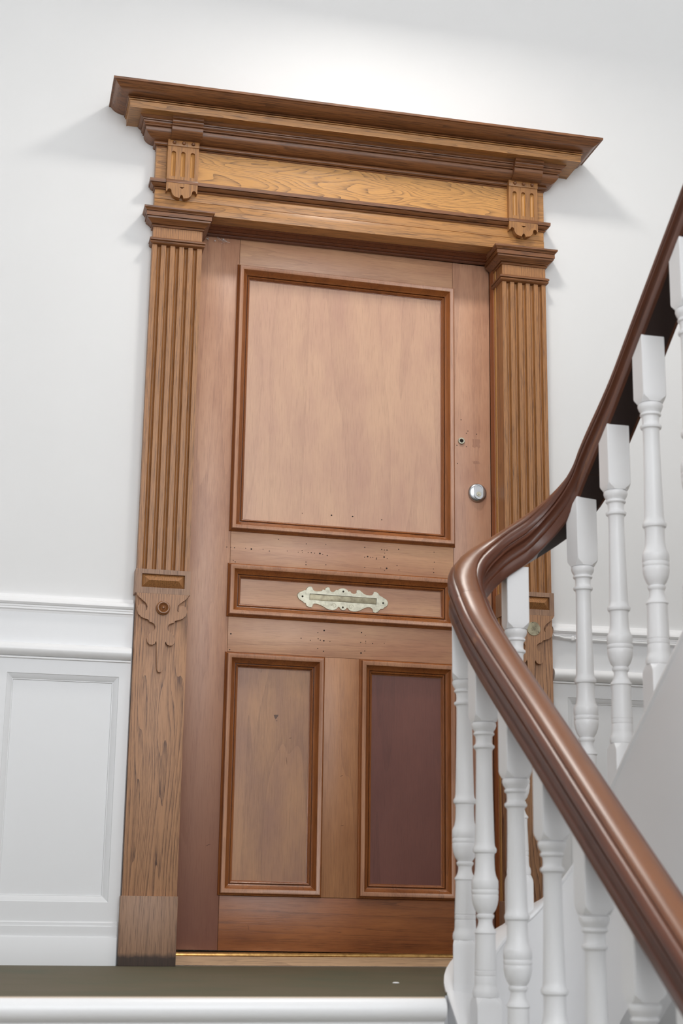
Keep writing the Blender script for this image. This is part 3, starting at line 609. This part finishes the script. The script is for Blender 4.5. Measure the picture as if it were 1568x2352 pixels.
def rail_obj(name, prof, s0, s1, zoff, mat, parent):
    m = sweep_path(prof, s0, s1, zoff, .02, lambda s: 1 + .22 * bump(s), lambda s: .014 * bump(s))
    o = obj(name, m, M[mat], parent, smooth=40)
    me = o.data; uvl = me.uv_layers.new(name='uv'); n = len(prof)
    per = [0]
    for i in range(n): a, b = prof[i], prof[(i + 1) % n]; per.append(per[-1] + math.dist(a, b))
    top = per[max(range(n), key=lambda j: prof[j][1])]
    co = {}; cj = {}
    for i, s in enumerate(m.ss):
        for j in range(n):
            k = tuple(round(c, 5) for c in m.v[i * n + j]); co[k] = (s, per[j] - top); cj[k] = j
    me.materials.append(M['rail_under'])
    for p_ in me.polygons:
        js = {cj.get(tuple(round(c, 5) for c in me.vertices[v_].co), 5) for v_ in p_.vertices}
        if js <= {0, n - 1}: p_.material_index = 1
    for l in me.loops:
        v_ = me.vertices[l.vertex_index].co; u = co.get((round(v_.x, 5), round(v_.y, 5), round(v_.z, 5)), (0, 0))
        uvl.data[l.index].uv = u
    return o

BL = thing('balustrade', 'turned white balusters under a dark moulded wooden handrail', 'balustrade', (-.02, -1.5, 0))
half = [(.0, .0), (.030, .0), (.0370, .0015), (.0388, .006), (.0388, .0245), (.0375, .0262), (.0345, .0270), (.0305, .0310), (.0288, .0380), (.0305, .0450), (.0355, .0510), (.0390, .0525), (.0405, .0545), (.0405, .0590), (.0370, .0600), (.0368, .0622),
        (.0408, .0640), (.0418, .0700), (.0405, .0765), (.0370, .0825), (.0330, .0855), (.0285, .0868), (.0262, .0868), (.0270, .0890), (.0262, .0915), (.0225, .0950), (.0165, .0980), (.0085, .1000), (.0, .1006)]
rprof = [(a, b * 1.0) for a, b in half[1:]] + [(-a, b) for a, b in reversed(half[1:-1])]
RZ = .128
HR = thing('handrail', '', '', (-.02, -1.5, .9)); del HR['label']; del HR['category']; HR.parent = BL; HR.matrix_parent_inverse = Matrix.Translation((.02, 1.5, 0)); HR['label'] = 'polished dark reddish brown handrail'
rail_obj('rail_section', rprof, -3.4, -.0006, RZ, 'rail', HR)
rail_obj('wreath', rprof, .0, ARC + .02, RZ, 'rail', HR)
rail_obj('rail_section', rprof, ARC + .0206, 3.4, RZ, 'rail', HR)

fl = MB()
out = [(XL, WY), (XR, WY), (XR, -1.29), (CX + RW, -1.29)] + [pos(q)[:2] for q in (.40, .36, .32, .27, .22, .18, .14, .10)] + [(CX - RW - .056, CYW + .03), (-.1275, NY + .022), (XL, NY + .022)]
tr = tessellate_polygon([[Vector((x, y, 0)) for x, y in out]]); no = len(out)
fl.add([(x, y, 0) for x, y in out], [tuple(t) for t in tr]); fl.add([(x, y, -.006) for x, y in out], [tuple(t) for t in tr])
fl.add([(x, y, 0) for x, y in out] + [(x, y, -.006) for x, y in out], [(i, (i + 1) % no, no + (i + 1) % no, no + i) for i in range(no)])
tag(obj('floor', fl, M['lino'], smooth=0), 'olive brown landing floor in front of the door', kind='structure')

oa = [(min(max(x, XL + .004), XR - .004), min(y, WY - .03)) for x, y in out]
ap = MB(); ap.add([(x, y, -.0065) for x, y in oa] + [(x, y, -.17) for x, y in oa], [(i, (i + 1) % no, no + (i + 1) % no, no + i) for i in range(no)])
ap.add([(x, y, -.17) for x, y in oa], [tuple(t) for t in tr]); ap.add([(x, y, -.0065) for x, y in oa], [tuple(t) for t in tr])
part('landing_apron', ap, 'white', ST, smooth=0)

# string board that carries the balusters
sp = [(-.044, 0), (.040, 0), (.0445, -.003), (.046, -.010), (.044, -.014), (.041, -.016), (.041, -.50), (-.047, -.50), (-.047, -.022), (-.050, -.018), (-.052, -.010), (-.0515, -.003)]
part('string_board', sweep_path(sp, -3.4, 3.4, -.663), 'white', ST, smooth=30)
# sloping soffit under the upper flight
sf = MB(); z0 = lambda y: e_of(ARC + (CYW - y)) - .663 - .46
sf.add([(.30, y, z0(y) + dz) for y in (-1.385, -4.4) for dz in (0, .03)] + [(XR - .004, y, z0(y) + dz) for y in (-1.385, -4.4) for dz in (0, .03)], [(0, 2, 6, 4), (1, 3, 7, 5), (0, 1, 5, 4), (2, 3, 7, 6), (0, 1, 3, 2), (4, 5, 7, 6)])
part('soffit', sf, 'wall', ST, smooth=0)

# balusters
tp = [(.0, 0), (.0205, .0), (.0252, -.0035), (.0256, -.009), (.0235, -.0155), (.0200, -.0210), (.0188, -.0230), (.0212, -.0240), (.0216, -.0280), (.0200, -.0300), (.0178, -.0312), (.0172, -.0345), (.0166, -.0420), (.0172, -.0480), (.0190, -.0505), (.0216, -.0520), (.0219, -.0548), (.0210, -.0575), (.0178, -.0600),
      (.0165, -.0640), (.0166, -.1000), (.0175, -.1600), (.0188, -.2200), (.0197, -.2560), (.0208, -.2650), (.0238, -.2695), (.0241, -.2736), (.0232, -.2775), (.0200, -.2800), (.0192, -.2860), (.0194, -.3000), (.0202, -.3150), (.0222, -.3260), (.0258, -.3340), (.0267, -.3370), (.0268, -.3520), (.0258, -.3540), (.0268, -.3560), (.0268, -.3625), (.0257, -.3645), (.0267, -.3665), (.0263, -.3740), (.0246, -.3850), (.0208, -.3960), (.0160, -.4030), (.0150, -.4045), (.0176, -.4060), (.0180, -.4090), (.0168, -.4125), (.0146, -.4150), (.0140, -.4200), (.0150, -.4270), (.0182, -.4350), (.0218, -.4400), (.0222, -.4430), (.0202, -.4455), (.0200, -.4600), (.0210, -.4900), (.0220, -.5170), (.0210, -.5185), (.0220, -.5200), (.0220, -.5275), (.0210, -.5290), (.0219, -.5310), (.0221, -.5450), (.0228, -.5520), (.0256, -.5580), (.0264, -.5650), (.0258, -.5710), (.0240, -.5734), (.0, -.5734)]
def block_rings(m, zs, hb):      # square section with corner cuts
    rings = []
    for z, c, h in zs:
        rings.append([(-h + c, -h, z), (h - c, -h, z), (h, -h + c, z), (h, h - c, z), (h - c, h, z), (-h + c, h, z), (-h, h - c, z), (-h, -h + c, z)])
    m.strip(rings, True)
def baluster_mesh(slope, top=.144):
    m = MB(); m.lathe([(r_ * 1.06, z) for r_, z in tp], (0, 0, 0), 'Z', 28); h = .0270; n0 = len(m.v)
    block_rings(m, [(-.001, .0130, .0250), (.003, .0108, .0260), (.009, .0045, .0268), (.014, .0016, h), (top, .0016, h)], h)
    m.v[n0 + 32:n0 + 40] = [(x, y, z + slope * y) for x, y, z in m.v[n0 + 32:n0 + 40]]
    n0 = len(m.v)
    block_rings(m, [(-.667 if slope else -.690, .0016, h), (-.590, .0016, h), (-.583, .0035, .0268), (-.577, .0090, .0261), (-.5725, .0120, .0250)], h)
    m.v[n0:n0 + 8] = [(x, y, z + slope * y) for x, y, z in m.v[n0:n0 + 8]]
    return m
bm_low = obj('baluster', baluster_mesh(.655), M['white'], None, smooth=32)
bm_turn = obj('baluster', baluster_mesh(.0, .147), M['white'], None, smooth=32)
bm_up = obj('baluster', baluster_mesh(-.705), M['white'], None, smooth=32)
fresh = {bm_low, bm_turn, bm_up}
BALS = [(-.093 - .202 * k, 0, bm_low, -.005) for k in range(6, -1, -1)] + [(.055, -17, bm_turn, -.005), (.268, -4, bm_turn, -.004), (.455, 8, bm_up, -.012)] + [(.647 + .203 * k, 0, bm_up, -.010) for k in range(0, 7)]
for s, rz, src, dx in BALS:
    if src in fresh: b = src; fresh.discard(src)
    else: b = src.copy(); C.objects.link(b)
    x, y, nx, ny = pos(s)
    b.location = (x + dx, y, e_of(s)); b.rotation_euler = (0, 0, R(rz))
    b.parent = BL; b.matrix_parent_inverse = Matrix.Translation((.02, 1.5, 0))

# ------------------------------------------------------------------ small things
cb = MB(); cb.tube([(.655, -.118, 1.0115), (.672, -.1175, 1.0105), (.690, -.113, 1.0065), (.75, -.1125, 1.0045), (.9, -.1125, 1.0035), (1.2, -.1125, 1.003), (XR, -.1125, 1.003)], .0035, 8)
cb.lathe([(.0, -.009), (.0055, -.006), (.007, 0), (.0055, .006), (.0, .009)], (.722, -.1125, 1.006), 'Z', 10)
tag(obj('cable', cb, M['white']), 'thin white painted cable under the dado rail right of the door', 'cable')
pc_ = MB(); pc_.lathe([(.0, .0035), (.006, .003), (.0085, .0012), (.008, .0001)], (0, 0, 0), 'Z', 9)
pf = obj('paint_chip', pc_, M['white']); pf.location = (-.091, -1.0, .0003); tag(pf, 'small white chip lying on the olive landing floor', 'paint chip')
web = MB(); rnd = random.Random(3)
for k in range(9):
    x = -.492 + .075 * rnd.random(); z = 2.294 - .008 * rnd.random()
    web.tube([(x, -.004, z + .004), (x + rnd.uniform(-.008, .012), -.012 - .01 * rnd.random(), z - .004 - .01 * rnd.random()), (x + rnd.uniform(-.01, .02), -.006, z - .002 - .012 * rnd.random())], .00035, 4)
for x, z in ((-.452, 2.281), (-.476, 2.285), (-.425, 2.2895)):
    web.lathe([(.0, -.003), (.0025, 0), (.0, .003)], (x, -.006, z), 'Z', 6)
tag(obj('cobweb', web, M['wains'], smooth=0), 'grey cobweb tufts under the left end of the door head', 'cobweb')
